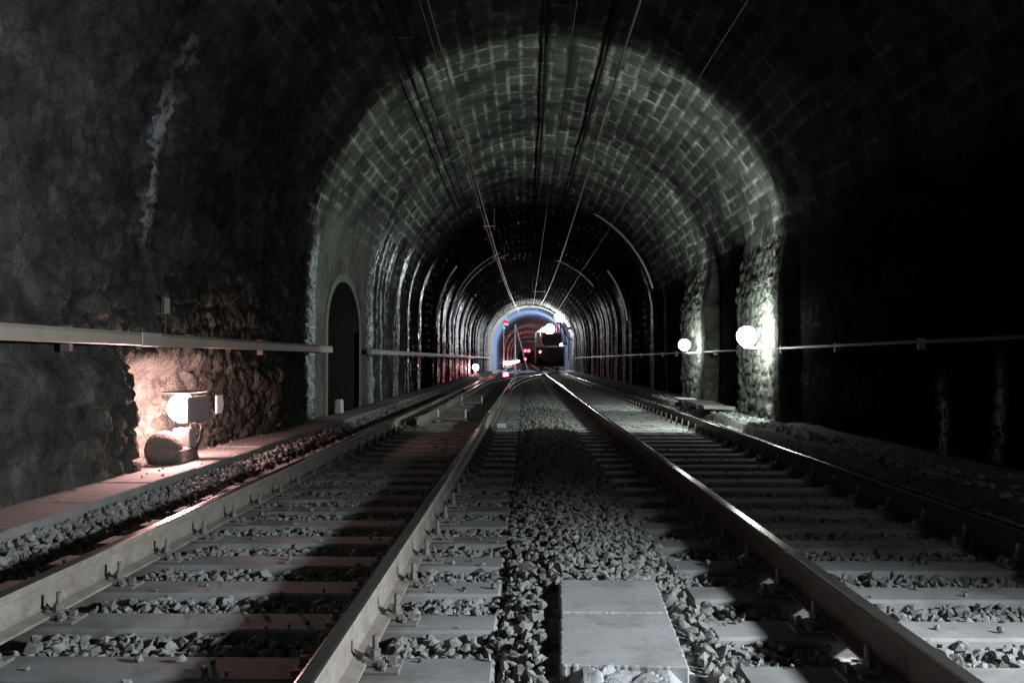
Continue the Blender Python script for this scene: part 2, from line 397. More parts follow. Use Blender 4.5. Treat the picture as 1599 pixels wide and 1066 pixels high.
tunnel = empty('railway_tunnel', (CX, 15, -0.3), 'old sooty stone tunnel with painted-in shade, block vault and wet rubble walls around both tracks', 'tunnel')
TINV = (-CX, -15, 0.3)
def lining_patch(name, s0, s1, ys, ds):
    ns = max(2, int(round((s1-s0)/ds))+1); ss = np.linspace(s0, s1, ns)
    Y, SS = np.meshgrid(ys, ss, indexing='ij')
    x, z, nx, nz = profile(SS)
    d, at = lining_fields(Y, SS, z, x < CX)
    # rough stone piers behind the two wall lamps
    pier = np.zeros_like(Y)
    for a, b_ in PIERS:
        pier = np.maximum(pier, sm(a, a+0.06, Y)*(1-sm(b_-0.06, b_, Y)))
    d = d + np.where(x > CX, 0.31*pier*(1-sm(2.0, 3.7, z)), 0)
    X = x - nx*d; Z = z - nz*d
    V = np.stack([X+TINV[0], Y+TINV[1], Z+TINV[2]], -1).reshape(-1, 3)
    ny = len(ys); i, j = np.meshgrid(np.arange(ny-1), np.arange(ns-1), indexing='ij')
    a = i*ns+j; Fq = np.stack([a, a+1, a+ns+1, a+ns], -1)
    yc = (Y[:-1, :-1]+Y[1:, 1:])/2; zc = (z[:-1, :-1]+z[1:, 1:])/2; xc = (x[:-1, :-1]+x[1:, 1:])/2
    keep = ~((xc < CX-3) & in_niche(yc, zc, 0.10))
    Fq = Fq[keep].reshape(-1, 4)
    return V, Fq, np.stack([Y, SS], -1).reshape(-1, 2), {k: np.broadcast_to(q, Y.shape).ravel() for k, q in at.items()}

YN = np.concatenate([np.arange(-8, 4, 0.4), np.arange(4, 7, 0.045), np.arange(7, 15, 0.026), np.arange(15, 26, 0.04), np.arange(26, 45, 0.10), np.arange(45, 88.3, 0.2)])
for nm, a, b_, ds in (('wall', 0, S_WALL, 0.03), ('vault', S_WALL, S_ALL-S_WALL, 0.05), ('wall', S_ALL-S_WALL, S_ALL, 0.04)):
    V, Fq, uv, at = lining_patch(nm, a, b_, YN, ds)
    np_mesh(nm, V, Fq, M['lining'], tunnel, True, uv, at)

# niche: plastered frame and a deep recess coloured dark for shade
def arch_pts(g, n=18, zb=-0.12):
    c = (NI0+NI1)/2; hw = (NI1-NI0)/2+g; spr = 1.55; hh = NIZ-spr+g
    return [(c-hw, zb)] + [(c-hw*math.cos(math.pi*k/n), spr+hh*math.sin(math.pi*k/n)) for k in range(n+1)] + [(c+hw, zb)]
def arch_band(mb, pi, po, x0, x1):
    n = len(pi)
    vs = [(x0, *p) for p in pi] + [(x0, *p) for p in po] + [(x1, *p) for p in pi] + [(x1, *p) for p in po]
    fs = []
    for k in range(n-1):
        fs += [(k, k+1, n+k+1, n+k), (2*n+k, 3*n+k, 3*n+k+1, 2*n+k+1), (k, 2*n+k, 2*n+k+1, k+1), (n+k, n+k+1, 3*n+k+1, 3*n+k)]
    mb.add(vs, fs)
WX = CX-RAD
mb = MB(); P0 = arch_pts(0.0); n = len(P0)
vs = [(WX+0.02, *p) for p in P0] + [(WX-2.6, *p) for p in P0]
mb.add(vs, [(k, k+1, n+k+1, n+k) for k in range(n-1)] + [tuple(range(n, 2*n))])
mb.box((WX-1.3, (NI0+NI1)/2, -0.2), (2.6, NI1-NI0+0.2, 0.14))
niche = mb.build('niche', M['niche'], tunnel, loc=TINV)
mb = MB(); arch_band(mb, P0, arch_pts(0.17), WX-0.10, WX+0.03)
mb.build('niche_frame', M['plaster'], niche, bevel=0.015)

# far, smoothly lined section
far = empty('lined_tunnel', (0.55, 88, 0), 'smooth concrete tunnel section with blue light painted in, seen through the bright arch at the far end', 'tunnel')
ss = np.linspace(0, S_ALL, 70)
x, z, _, _ = profile(ss, 3.78, 0.0); z = z-0.03
ys = np.array([0, .5, 1, 2, 4, 8, 16, 30, 60, 120, 200, 260, 312.0])
V = np.stack([np.tile(x, (len(ys), 1)), np.repeat(ys[:, None], len(x), 1), np.tile(z, (len(ys), 1))], -1).reshape(-1, 3)
ns = len(ss); i, j = np.meshgrid(np.arange(len(ys)-1), np.arange(ns-1), indexing='ij'); a = i*ns+j
for q0, q1, m_ in ((0, 7, 'blue_lit_lining'), (7, len(ys)-1, 'grey_lining')):
    a2 = a[q0:q1]-q0*ns; np_mesh('lining', V[q0*ns:(q1+1)*ns], np.stack([a2, a2+1, a2+ns+1, a2+ns], -1).reshape(-1, 4), M[m_], far)
mb = MB(); xo, zo, _, _ = profile(ss, 4.2, -0.25)
vs = [(p, -0.12, q) for p, q in zip(x, z)] + [(p, -0.12, q) for p, q in zip(xo, zo)] + [(p, 0.02, q) for p, q in zip(x, z)]
mb.add(vs, [(k, k+1, ns+k+1, ns+k) for k in range(ns-1)] + [(k, k+1, 2*ns+k+1, 2*ns+k) for k in range(ns-1)])
mb.build('arch_ring', M['ring'], far)
mb = MB(); mb.box((0, 312.3, 2.5), (9, 0.5, 9)); mb.build('end_wall', M['grey_lining'], far)

# ------------------------------------------------------------------ ballast
def bed_z(x):
    z = np.full_like(x, -0.238)
    z = np.where(x < -2.78, -0.232 + 0.14*sm(2.72, 2.92, -x), z)
    z = np.where((x > -0.1) & (x < 0.82), -0.215 + 0.055*np.sin(np.pi*np.clip((x+0.1)/0.92, 0, 1)), z)
    z = np.where(x > 3.4, -0.215 + 0.10*sm(3.4, 3.8, x), z)
    return z
xs = np.linspace(-3.62, 4.35, 110); ys = np.concatenate([np.arange(-8, 2, 0.5), np.arange(2, 30, 0.07), np.arange(30, 92, 0.5), np.arange(92, 470, 6.0)])
Y, X = np.meshgrid(ys, xs, indexing='ij')
Z = bed_z(X) + 0.05*(fbm(X*9, Y*9, 101)-0.5) - 0.03
ns = len(xs); i, j = np.meshgrid(np.arange(len(ys)-1), np.arange(ns-1), indexing='ij'); a = i*ns+j
mb_bed = np_mesh('ballast_bed', np.stack([X, Y, Z], -1).reshape(-1, 3), np.stack([a, a+1, a+ns+1, a+ns], -1).reshape(-1, 4), None or M['stone'])
tag(mb_bed, 'grey bed of crushed stone under both tracks', None, None, 'structure')
bm_, nt, b = mat('ballast_ground')
co = N(nt, 'ShaderNodeTexCoord').outputs['Object']
vor = N(nt, 'ShaderNodeTexVoronoi'); vor.inputs['Scale'].default_value = 19; L(nt, co, vor.inputs['Vector'])
L(nt, mix(nt, ramp(nt, vor.outputs['Color'], [(0.2, 0.2), (0.8, 1.0)]), (0.10, 0.10, 0.095), (0.33, 0.33, 0.32)), b.inputs['Base Color'])
b.inputs['Roughness'].default_value = 0.9
L(nt, bump(nt, vor.outputs['Distance'], 1.0, -0.05), b.inputs['Normal'])
mb_bed.data.materials.clear(); mb_bed.data.materials.append(bm_)

SLEEP_P, SY1, SY2 = 0.605, 3.43, 3.35
ico_v = []; p = (1+5**.5)/2
for q in ((-1,p,0),(1,p,0),(-1,-p,0),(1,-p,0),(0,-1,p),(0,1,p),(0,-1,-p),(0,1,-p),(p,0,-1),(p,0,1),(-p,0,-1),(-p,0,1)): ico_v.append(q)
ico_v = np.array(ico_v)/math.sqrt(1+p*p)
ico_f = np.array([(0,11,5),(0,5,1),(0,1,7),(0,7,10),(0,10,11),(1,5,9),(5,11,4),(11,10,2),(10,7,6),(7,1,8),(3,9,4),(3,4,2),(3,2,6),(3,6,8),(3,8,9),(4,9,5),(2,4,11),(6,2,10),(8,6,7),(9,8,1)])
# a library of angular broken stones: each is the icosahedron cut by random planes
LIB = []
for k in range(40):
    v = ico_v.copy()
    Q = np.linalg.qr(rng.normal(size=(3, 3)))[0]; v = v @ Q
    for _ in range(7):
        nrm = rng.normal(size=3); nrm /= np.linalg.norm(nrm); lim = rng.uniform(0.35, 0.75)
        d = v @ nrm; v = v - np.clip(d-lim, 0, None)[:, None]*nrm
    v = v*np.array([rng.uniform(0.9, 1.5), rng.uniform(0.75, 1.1), rng.uniform(0.6, 0.9)])
    LIB.append(v/np.abs(v).max())
LIB = np.array(LIB)
def scatter(y0, y1, dens, r0, r1):
    n = int((y1-y0)*6.55*dens)
    x = rng.uniform(-2.95, 3.6, n); y = rng.uniform(y0, y1, n)
    def on_sleeper(c, s0):
        ph = (y-s0)/SLEEP_P; ph = np.abs(ph-np.round(ph))*SLEEP_P
        return (np.abs(x-c) < 1.31) & (ph < 0.135)
    bad = on_sleeper(T1, SY1) | on_sleeper(T2, SY2)
    lucky = rng.random(n) < 0.03
    for c in (T1-HG, T1+HG, T2-HG, T2+HG): bad |= np.abs(x-c) < 0.10; lucky &= np.abs(x-c) > 0.12
    slab = (x > 0.08) & (x < 0.68) & (y > 2.9) & (y < 4.60)
    keep = (~bad | lucky) & ~slab
    x, y, top = x[keep], y[keep], (bad & lucky)[keep]
    r = rng.uniform(r0, r1, len(x))*rng.uniform(0.75, 1.15, len(x))
    z = np.where(top, ZTOP + 0.35*r, bed_z(x) + rng.uniform(-0.012, 0.022, len(x)))
    r = np.where(top, r*0.55, r)
    q = rng.normal(size=(len(x), 4)); q /= np.linalg.norm(q, axis=1)[:, None]
    w, a, b_, c = q.T
    Rm = np.stack([1-2*(b_*b_+c*c), 2*(a*b_-c*w), 2*(a*c+b_*w), 2*(a*b_+c*w), 1-2*(a*a+c*c), 2*(b_*c-a*w), 2*(a*c-b_*w), 2*(b_*c+a*w), 1-2*(a*a+b_*b_)], -1).reshape(-1, 3, 3)
    V = LIB[rng.integers(0, len(LIB), len(x))]
    V = np.einsum('nij,nkj->nki', Rm, V)*r[:, None, None] + np.stack([x, y, z], -1)[:, None, :]
    return V
def rubble(n, x0, x1, y0, y1, z0, r0, r1):
    x = rng.uniform(x0, x1, n); y = rng.uniform(y0, y1, n); r = rng.uniform(r0, r1, n)
    a = rng.uniform(0, 6.28, n); c_, s_ = np.cos(a), np.sin(a); V = LIB[rng.integers(0, len(LIB), n)]
    V = np.stack([V[..., 0]*c_[:, None]-V[..., 1]*s_[:, None], V[..., 0]*s_[:, None]+V[..., 1]*c_[:, None], V[..., 2]], -1)
    return V*r[:, None, None] + np.stack([x, y, z0+0.3*r], -1)[:, None, :]
VS = np.concatenate([scatter(2.6, 8, 950, 0.018, 0.040), scatter(8, 16, 560, 0.023, 0.042), scatter(16, 30, 220, 0.032, 0.050),
    rubble(900, 3.50, 4.1, 5, 26, -0.035, 0.015, 0.045), rubble(260, -3.55, -3.42, 3, 15, -0.03, 0.012, 0.04), rubble(90, -3.45, -2.98, 3, 24, -0.003, 0.006, 0.02)])
nS = len(VS)
FS = (ico_f[None] + 12*np.arange(nS)[:, None, None]).reshape(-1, 3)
st = np_mesh('ballast_stones', VS.reshape(-1, 3), FS, M['stone'], None, False, None, {'shade': np.repeat(rng.random(nS), 12)})
tag(st, 'loose angular grey ballast stones between sleepers and tracks', None, None, 'stuff')
nt = M['stone'].node_tree; b = nt.nodes['Principled BSDF']
src = b.inputs['Base Color'].links[0].from_socket
at = N(nt, 'ShaderNodeAttribute'); at.attribute_name = 'shade'
L(nt, mix(nt, 1.0, src, ramp(nt, at.outputs['Fac'], [(0, (0.6, 0.6, 0.59)), (1, (1.0, 1.0, 1.0))]), 'MULTIPLY'), b.inputs['Base Color'])

# ------------------------------------------------------------------ sleepers with their fastenings
def ordinal(k):
    return ['nearest', 'second', 'third', 'fourth', 'fifth', 'sixth', 'seventh', 'eighth', 'ninth', 'tenth', 'eleventh', 'twelfth'][k]
def sleeper_mesh():
    mb = MB(); x, y0, y1, h = 1.30, 0.155, 0.130, 0.21
    mb.add([(-x-.02,-y0,-h),(x+.02,-y0,-h),(x+.02,y0,-h),(-x-.02,y0,-h),(-x,-y1,0),(x,-y1,0),(x,y1,0),(-x,y1,0)],
           [(3,2,1,0),(4,5,6,7),(0,1,5,4),(1,2,6,5),(2,3,7,6),(3,0,4,7)])
    return mb
def clip_mb(s):
    """one rail clip: spring clamp holding the foot, bolt, washer and nut; s = outward side"""
    mb = MB()
    mb.box((s*0.098, 0, 0.030), (0.062, 0.075, 0.020))
    mb.box((s*0.128, 0, 0.018), (0.022, 0.085, 0.036))
    mb.box((s*0.070, 0.0, 0.038), (0.030, 0.060, 0.016), Matrix.Rotation(s*0.35, 3, 'Y'))
    mb.box((s*0.066, 0.044, 0.050), (0.020, 0.014, 0.045), Matrix.Rotation(s*0.5, 3, 'Y'))
    mb.tube([(s*0.102, 0, 0.0), (s*0.102, 0, 0.125)], 0.012, 8)
    mb.tube([(s*0.102, 0, 0.040), (s*0.102, 0, 0.046)], 0.026, 10)
    mb.tube([(s*0.102, 0, 0.047), (s*0.102, 0, 0.074)], 0.021, 6)
    return mb
def screw_mb(s):
    mb = MB()
    mb.tube([(s*0.168, 0, 0.0), (s*0.168, 0, 0.020)], 0.026, 10)
    mb.box((s*0.168, 0, 0.030), (0.026, 0.026, 0.032))
    return mb
protos = {}
def make_sleeper(xc, y, label, group, detail):
    if not protos:
        o = sleeper_mesh().build('concrete_sleeper', M['sleeper'], None, bevel=0.012)
        protos['s'] = o
        mb = MB(); mb.box((0, 0, 0.007), (0.40, 0.150, 0.014)); mb.box((-0.142, 0, 0.019), (0.016, 0.150, 0.012)); mb.box((0.142, 0, 0.019), (0.016, 0.150, 0.012))
        protos['plate'] = mb.build('base_plate', M['clip'], o, bevel=0.003)
        protos['c-1'] = clip_mb(-1).build('rail_clip', M['clip'], o); protos['c1'] = clip_mb(1).build('rail_clip', M['clip'], o)
        protos['b-1'] = screw_mb(-1).build('sleeper_screw', M['clip'], o); protos['b1'] = screw_mb(1).build('sleeper_screw', M['clip'], o)
        protos['used'] = False
    if not protos['used']:
        o = protos['s']; first = True; protos['used'] = True
    else:
        o = protos['s'].copy(); COL.objects.link(o); first = False
    o.location = (xc + (0 if y > 8 else random.uniform(-.006, .006)), y, ZTOP); tag(o, label, 'sleeper', group)
    o.rotation_euler = (0, 0, random.uniform(-0.006, 0.006))
    for hx in (-HG, HG):
        for key in ('plate', 'c-1', 'c1', 'b-1', 'b1'):
            if first and hx < 0: c = protos[key]
            else:
                if not detail: continue
                c = protos[key].copy(); COL.objects.link(c); c.parent = o
            c.location = (hx, 0, 0)
for xc, y0, side in ((T1, SY1, 'left'), (T2, SY2, 'right')):
    k = 0
    for i in range(-2, 139):
        y = y0 + i*SLEEP_P
        if y > 87: break
        vis = 3.15 if side == 'left' else 3.15
        if y > vis-0.0 and k < 12 and y < 12:
            lab = f'{ordinal(k)} grey concrete sleeper from the camera in the {side} track'; g = f'near sleepers of the {side} track'
            k += 1
        elif y <= vis:
            lab = f'grey concrete sleeper of the {side} track cut off by the bottom edge'; g = f'sleepers of the {side} track at the bottom edge'
        else:
            lab = f'small distant concrete sleeper of the {side} track beyond its twelfth sleeper'; g = f'distant sleepers of the {side} track'
        make_sleeper(xc, y, lab, g, y < 38)

# ------------------------------------------------------------------ rails
PROF = [(-.075,-.172),(.075,-.172),(.075,-.160),(.020,-.146),(.010,-.135),(.009,-.052),(.014,-.044),(.034,-.036),(.036,-.012),(.031,-.003),(.022,0),
        (-.022,0),(-.031,-.003),(-.036,-.012),(-.034,-.036),(-.014,-.044),(-.009,-.052),(-.010,-.135),(-.020,-.146),(-.075,-.160)]
TOPSEG = {9, 10, 11}
def rail(label, path, group=None, dz=0.0, name='rail', side='rail_side'):
    n = len(PROF); mb = MB(); vs = []; fs = []; ms = []
    pts = [Vector((p[0], p[1], 0)) for p in path]
    for i, p in enumerate(pts):
        t = (pts[min(i+1, len(pts)-1)]-pts[max(i-1, 0)]).normalized(); u = Vector((t.y, -t.x, 0))
        vs += [p + u*a + Vector((0, 0, b_+dz)) for a, b_ in PROF]
    for i in range(len(pts)-1):
        for k in range(n):
            fs.append((i*n+k, i*n+(k+1) % n, (i+1)*n+(k+1) % n, (i+1)*n+k)); ms.append(1 if k in TOPSEG else 0)
    fs.append(tuple(range(n))); ms.append(0); fs.append(tuple((len(pts)-1)*n+k for k in range(n))); ms.append(0)
    o0 = pts[0].copy()
    mb.v = [tuple(v-o0) for v in vs]; mb.f = fs; mb.m = ms
    o = mb.build(name, [M[side], M['rail_top']], None, loc=o0)
    return tag(o, label, 'rail', group)
G = 'running rails of the two tracks'
YS_R = [-6, 3, 6, 10, 20, 40, 60, 88, 460]
rail('leftmost running rail of the left track beside the pink lamp, tan lit flank', [(T1-HG, y) for y in YS_R], G)
rail('running rail of the left track beside the stone strip and slab, flank lit tan', [(T1+HG, y) for y in YS_R], G)
rail('running rail of the right track with black shaded flank nearest the stone strip', [(T2-HG, y) for y in YS_R], G, side='rail_shaded')
rail('rightmost running rail, dark with a bright streak, next to the dark right wall', [(T2+HG, y) for y in YS_R], G, side='rail_shaded')
rail('short inner guard rail starting opposite the niche inside the left track', [(T1-HG+0.30, 15.6), (T1-HG+0.34, 16.3)] + [(T1-HG+0.34, y) for y in (20, 28, 36, 44)], None, -0.004, 'guard_rail')
def curve(x0, y0, off, R0=306.0, y1=72):
    return [(x0 + off + (y-y0)**2/(2*R0), y) for y in np.linspace(y0, y1, 16)]
rail('curved switch rail leaving the stone-strip side of the left track to the right', curve(T1+HG, 31, 0.085, 306, 68), None, -0.003, 'switch_rail')
rail('curved switch rail crossing the far left track behind the guard rail', curve(T1-HG, 31, 0.085, 306, 70), None, -0.006, 'switch_rail')

# low steel bars between the rails of the left track
for k, (yy, lab) in enumerate(((17.2, 'low steel bar on two short posts between left rails opposite the niche'), (23.6, 'farther low steel bar on two posts between the left rails'))):
    t = empty('track_bar', (T1+0.02, yy, ZTOP), lab, 'track bar', 'low bars between the left rails')
    mb = MB(); mb.box((0, 0, 0.05), (0.52, 0.10, 0.05)); mb.build('crossbar', M['clip'], t, bevel=0.006)
    for sx in (-0.26, 0.26):
        mb = MB(); mb.box((sx, 0, 0.11), (0.035, 0.035, 0.22), taper=0.8); mb.box((sx, 0, 0.01), (0.1, 0.1, 0.02)); mb.build('post', M['white'], t, bevel=0.004)
mb = MB(); mb.box((0, 0, 0.02), (0.16, 0.22, 0.03), Matrix.Rotation(0.15, 3, 'X')); mb.box((0, 0.09, 0.04), (0.16, 0.03, 0.05))
tag(mb.build('marker_plate', M['white'], None, bevel=0.006, loc=(-0.42, 15.6, ZTOP)), 'small bright white plate lying on a sleeper end beside the left track', 'plate')

# ------------------------------------------------------------------ concrete slabs lying between the tracks
def rough_slab(name, label, corners, z0, z1, group=None, rag=0.0, mat_=None, cat='slab', skip=-1):
    """slab with slightly ragged outline from its four corners (counter-clockwise)"""
    poly = []
    for k in range(4):
        a, b_ = Vector(corners[k]), Vector(corners[(k+1) % 4]); n = 34
        nrm = Vector(((b_-a).y, -(b_-a).x)).normalized()
        for i in range(n):
            w = 0.002 if (random.random() < 0.86 or k == skip) else 0.009
            poly.append(a.lerp(b_, i/n) + nrm*random.uniform(-w, w))
    c = sum(poly, Vector((0, 0)))/len(poly)
    mb = MB(); mb.prism([tuple(q-c) for q in poly], 'z', 0, z1-z0)
    o = mb.build(name, mat_ or M['slab'], None, bevel=0.006, loc=(c.x, c.y, z0))
    return tag(o, label, cat, group)
G = 'concrete slabs between the tracks'
rough_slab('concrete_slab', 'pale concrete slab with chipped front edge lying nearest between the tracks', [(0.124, 3.33), (0.590, 3.31), (0.620, 3.985), (0.152, 3.995)], -0.235, -0.138, G, 0.004, skip=2)
rough_slab('concrete_slab', 'pale concrete slab behind the chipped one, edge to edge on the ballast', [(0.153, 4.006), (0.621, 3.996), (0.648, 4.58), (0.170, 4.59)], -0.235, -0.134, G, 0.002, skip=0)
gx = np.linspace(0, 1, 40); gy = np.linspace(0, 1, 36); Y, X = np.meshgrid(gy, gx, indexing='ij')
hf, ef, rf = stones(X*0.48, Y*0.46, 0.13, 0.11, 77)
edge = np.minimum(np.minimum(X, 1-X)*6, np.minimum(Y, 1)*3).clip(0, 1)
Z = -0.025 - 0.06*(1-Y) + 0.05*hf*np.clip(ef*5, 0, 1) + 0.012*(fbm(X*14, Y*14, 5)-0.5) - 0.09*(1-edge)
ns = 40; i, j = np.meshgrid(np.arange(35), np.arange(39), indexing='ij'); a = i*ns+j
o = np_mesh('slab_fragment', np.stack([(X-0.5)*0.48, (Y-0.5)*0.46, Z], -1).reshape(-1, 3), np.stack([a, a+1, a+ns+1, a+ns], -1).reshape(-1, 4), M['slab'], None, False)
o.location = (0.358, 3.105, -0.132); tag(o, 'crumbled broken concrete in front of the chipped slab at bottom edge', 'rubble')

# ------------------------------------------------------------------ cable trough on the left, path on the right
mb = MB(); mb.box((0, 0, -0.13), (0.07, 120, 0.26)); mb.box((-0.46, 0, -0.13), (0.06, 120, 0.26))
o = mb.build('cable_trough', M['trough'], None, loc=(-2.985, 52, -0.06)); tag(o, 'long concrete cable trough wall under the cover slabs along left wall', 'cable trough')
mb = MB()
k = 0
first = None
mbp = MB(); mbp.box((0, 0, 0.035), (0.52, 0.99, 0.07)); first = mbp.build('trough_cover', M['trough'], None, bevel=0.008)
names = {5: 'cover slab with a bright spot of light in front of the pink lamp', 4: 'cover slab just nearer than the light spot, reddish', 3: 'grey cover slab second nearer than the light spot at the left edge',
         6: 'shaded cover slab at the foot of the pink lamp pedestal', 7: 'brightly lit pink cover slab just beyond the pink lamp', 8: 'pink cover slab beneath the pale pointed wall plate'}
for i in range(-8, 78):
    y = 2.64 + i*1.0 + 0.01
    o = first if i == -8 else first.copy()
    if i != -8: COL.objects.link(o)
    o.location = (-3.215 + random.uniform(-.01, .01), y, -0.075 + random.uniform(-.006, .006)); o.rotation_euler = (random.uniform(-.006, .006), 0, random.uniform(-.01, .01))
    if i in names: tag(o, names[i], 'cover slab', 'trough covers around the pink lamp')
    elif i < 3: tag(o, 'grey trough cover slab left of the frame, nearest the camera', 'cover slab', 'trough covers beside the camera')
    elif i < 17: tag(o, 'reddish trough cover slab between the pink lamp and the niche', 'cover slab', 'trough covers before the niche')
    else: tag(o, 'distant trough cover slab along the left wall beyond the niche', 'cover slab', 'trough covers beyond the niche')
ys = np.concatenate([np.arange(-8, 6, 0.5), np.arange(6, 32, 0.12), np.arange(32, 90, 1.0)])
xs = np.concatenate([[3.45], np.linspace(3.5, 4.4, 16)]); Y, X = np.meshgrid(ys, xs, indexing='ij')
Z = np.where(X < 3.48, -0.32, -0.045 + 0.03*(fbm(X*2, Y*1.2, 130)-0.5)*2 + 0.05*sm(3.5, 4.3, X) - 0.05*(X < 3.52))
ns = len(xs); i, j = np.meshgrid(np.arange(len(ys)-1), np.arange(ns-1), indexing='ij'); a = i*ns+j
tag(np_mesh('walkway', np.stack([X, Y, Z], -1).reshape(-1, 3), np.stack([a, a+1, a+ns+1, a+ns], -1).reshape(-1, 4), M['path']), 'rough dirty concrete walkway along the right wall', None, None, 'structure')
G = 'loose slabs on the right walkway'
for (x, y, rz, tilt, lab) in ((3.78, 19.4, 0.10, 0.05, 'tilted loose slab on the right walkway below the small far lamp'), (3.72, 17.9, -0.06, -0.03, 'loose slab on the right walkway between the two wall lamps'), (3.80, 21.0, 0.03, 0.02, 'farthest loose slab on the right walkway past the small lamp')):
    mb = MB(); mb.box((0, 0, 0.04), (0.60, 0.95, 0.07)); o = mb.build('loose_slab', M['trough'], None, bevel=0.01, loc=(x, y, 0.0)); o.rotation_euler = (tilt, 0.04, rz); tag(o, lab, 'slab', G)

# ------------------------------------------------------------------ cable ducts on the walls
def duct(label, x, y0, y1, side, joints, mat_, hgt=0.115, dep=0.09, group='cable ducts along the walls'):
    t = empty('cable_duct', (x, y0, 1.15), label, 'cable duct', group)
    ln = y1-y0; mb = MB()
    poly = [(0, -hgt/2), (dep, -hgt/2), (dep, hgt/2-0.03), (dep-0.015, hgt/2), (0, hgt/2)]
    mb.prism([(side*p, q) for p, q in poly], 'y', 0, ln); mb.build('channel', mat_, t, bevel=0.004)
    for yj in joints:
        mb = MB(); mb.box((side*dep/2, yj-y0, 0), (dep+0.012, 0.42, hgt+0.012)); mb.build('joint_sleeve', M['duct_plain'], t, bevel=0.006)
    y = 0.8
    while y < min(ln, 45):
        mb = MB(); mb.box((side*(-0.02), y, -0.02), (0.07, 0.05, hgt+0.08)); mb.build('bracket', M['clip'], t); y += 2.5
    return t
duct('tan horizontal cable duct on the near left wall ending at the niche', WX+0.15, -4, 15.75, 1, (8.1,), M['duct'])
duct('tan horizontal cable duct running from the niche to the far arch', WX+0.13, 19.75, 87.5, 1, (27.0, 38.0, 51.0), M['duct'])
duct('thin dark cable duct on the right wall under the white lamps', CX+RAD-0.27, 6, 87, -1, (), M['dark'], 0.035, 0.035)

# ------------------------------------------------------------------ white wall lamps on the right
def wall_lamp(loc, label, power, color, hemi=True, group='white lamps on the right wall', rad=0.16):
    t = empty('wall_lamp', loc, label, 'lamp', group)
    mb = MB(); mb.sphere((0, 0, 0), rad, 24, 16); mb.build('globe', M['g_white'], t, smooth=True)
    mb = MB(); wx = CX+RAD-0.2-loc[0]
    mb.tube([(0.0, 0, -0.13), (0.0, 0, -0.20)], [0.08, 0.05], 12); mb.tube([(0.0, 0, -0.19), (wx, 0, -0.19)], 0.02, 8)
    mb.build('bracket', M['housing'], t)
    mb = MB(); mb.box((wx, 0, -0.12), (0.05, 0.16, 0.26)); mb.build('wall_box', M['housing'], t, bevel=0.01)
    if hemi is True: lamp('lamp_light', 'SPOT', (0, 0, 0), power, color, rad*1.06, t, (0, 1, 0.02), R(180), 0.06)
    else: lamp('lamp_light', 'SPOT', (0, 0, 0), power, color, rad*1.06, t, hemi, R(165), 0.7)
    return t
LW = (0.88, 1.0, 0.93)
wall_lamp((3.54, 14.62, 1.345), 'big glaring white globe lamp on the right wall, nearer of the two', POW_A, LW)
wall_lamp((3.60, 20.7, 1.31), 'smaller white globe lamp farther along the right wall', POW_B, LW, rad=0.13)
wall_lamp((3.98, 2.3, 1.48), 'white globe lamp on the right wall beside the camera, outside the view', POW_NEAR, (0.86, 0.93, 1.0), (-1, -0.45, -0.25))

# ------------------------------------------------------------------ pink lamps on the left
PINK = (1.0, 0.56, 0.54)
t = empty('pink_lamp', (-3.31, 8.84, 0), 'glaring pink lamp on a low concrete pedestal at the foot of the left wall', 'lamp', 'pink lamps along the left wall')
mb = MB(); mb.sphere((-0.04, -0.02, 0.50), 0.135, 24, 16); mb.build('globe', M['g_pink'], t, smooth=True)
mb = MB(); mb.box((0.118, -0.01, 0.49), (0.03, 0.54, 0.25)); mb.box((0.05, 0.0, 0.36), (0.20, 0.2, 0.02)); mb.box((-0.02, 0.0, 0.655), (0.28, 0.48, 0.02)); mb.build('housing', M['housing'], t, bevel=0.008)
mb = MB(); mb.tube([(0.02, 0.1, 0.30), (0.02, 0.13, 0.40)], 0.03, 10); mb.build('post', M['clip'], t)
mb = MB(); mb.box((-0.02, 0.0, 0.21), (0.18, 0.2, 0.18), taper=0.92); mb.build('pedestal', M['concrete'], t, bevel=0.01)
mb = MB(); mb.box((-0.06, -0.16, 0.06), (0.34, 0.50, 0.14), taper=0.8); mb.build('plinth', M['path'], t, bevel=0.02); mb = MB(); mb.sphere((-0.10, -0.30, 0.12), 0.18, 16, 10, 0, (0.95, 1.15, 1.0)); mb.build('stone_bollard', M['path'], t, smooth=True)
mb = MB(); mb.tube([(0.02, 0.2, 0.42), (0.05, 0.26, 0.30), (0.03, 0.24, 0.16), (-0.04, 0.16, 0.09)], 0.008, 6); mb.build('cable', M['cable'], t)
lamp('lamp_light', 'POINT', (-0.04, -0.02, 0.50), POW_PINK, PINK, 0.141, t)
lamp('spot_light', 'SPOT', (0.10, -0.3, 0.42), 30, (1.0, 0.7, 0.62), 0.02, t, (0.02, -0.50, -0.42), R(24), 0.2)

def small_pink(x, y, label, r, power, col=PINK, group='pink lamps along the left wall'):
    t = empty('pink_lamp', (x, y, 0), label, 'lamp', group)
    mb = MB(); mb.sphere((0, 0, 0.5), r, 14, 10); mb.build('globe', M['g_pink'], t, smooth=True)
    mb = MB(); mb.box((0, 0, 0.06), (0.3, 0.3, 0.16), taper=0.8); mb.tube([(0, 0, 0.1), (0, 0, 0.42)], 0.05, 8); mb.build('stand', M['concrete'], t)
    if power: lamp('lamp_light', 'POINT', (0, 0, 0.5), power, col, r*1.06, t)
small_pink(-3.2, 58, 'small pink lamp on the trough just before the far bright arch', 0.20, 55)
for k, y in enumerate((135, 165, 200, 245, 300, 360)):
    small_pink(-2.75, y, 'tiny pink lamp in the row deep inside the far lined section', 0.30, 260, (1.0, 0.62, 0.66), 'row of pink lamps deep in the far section')

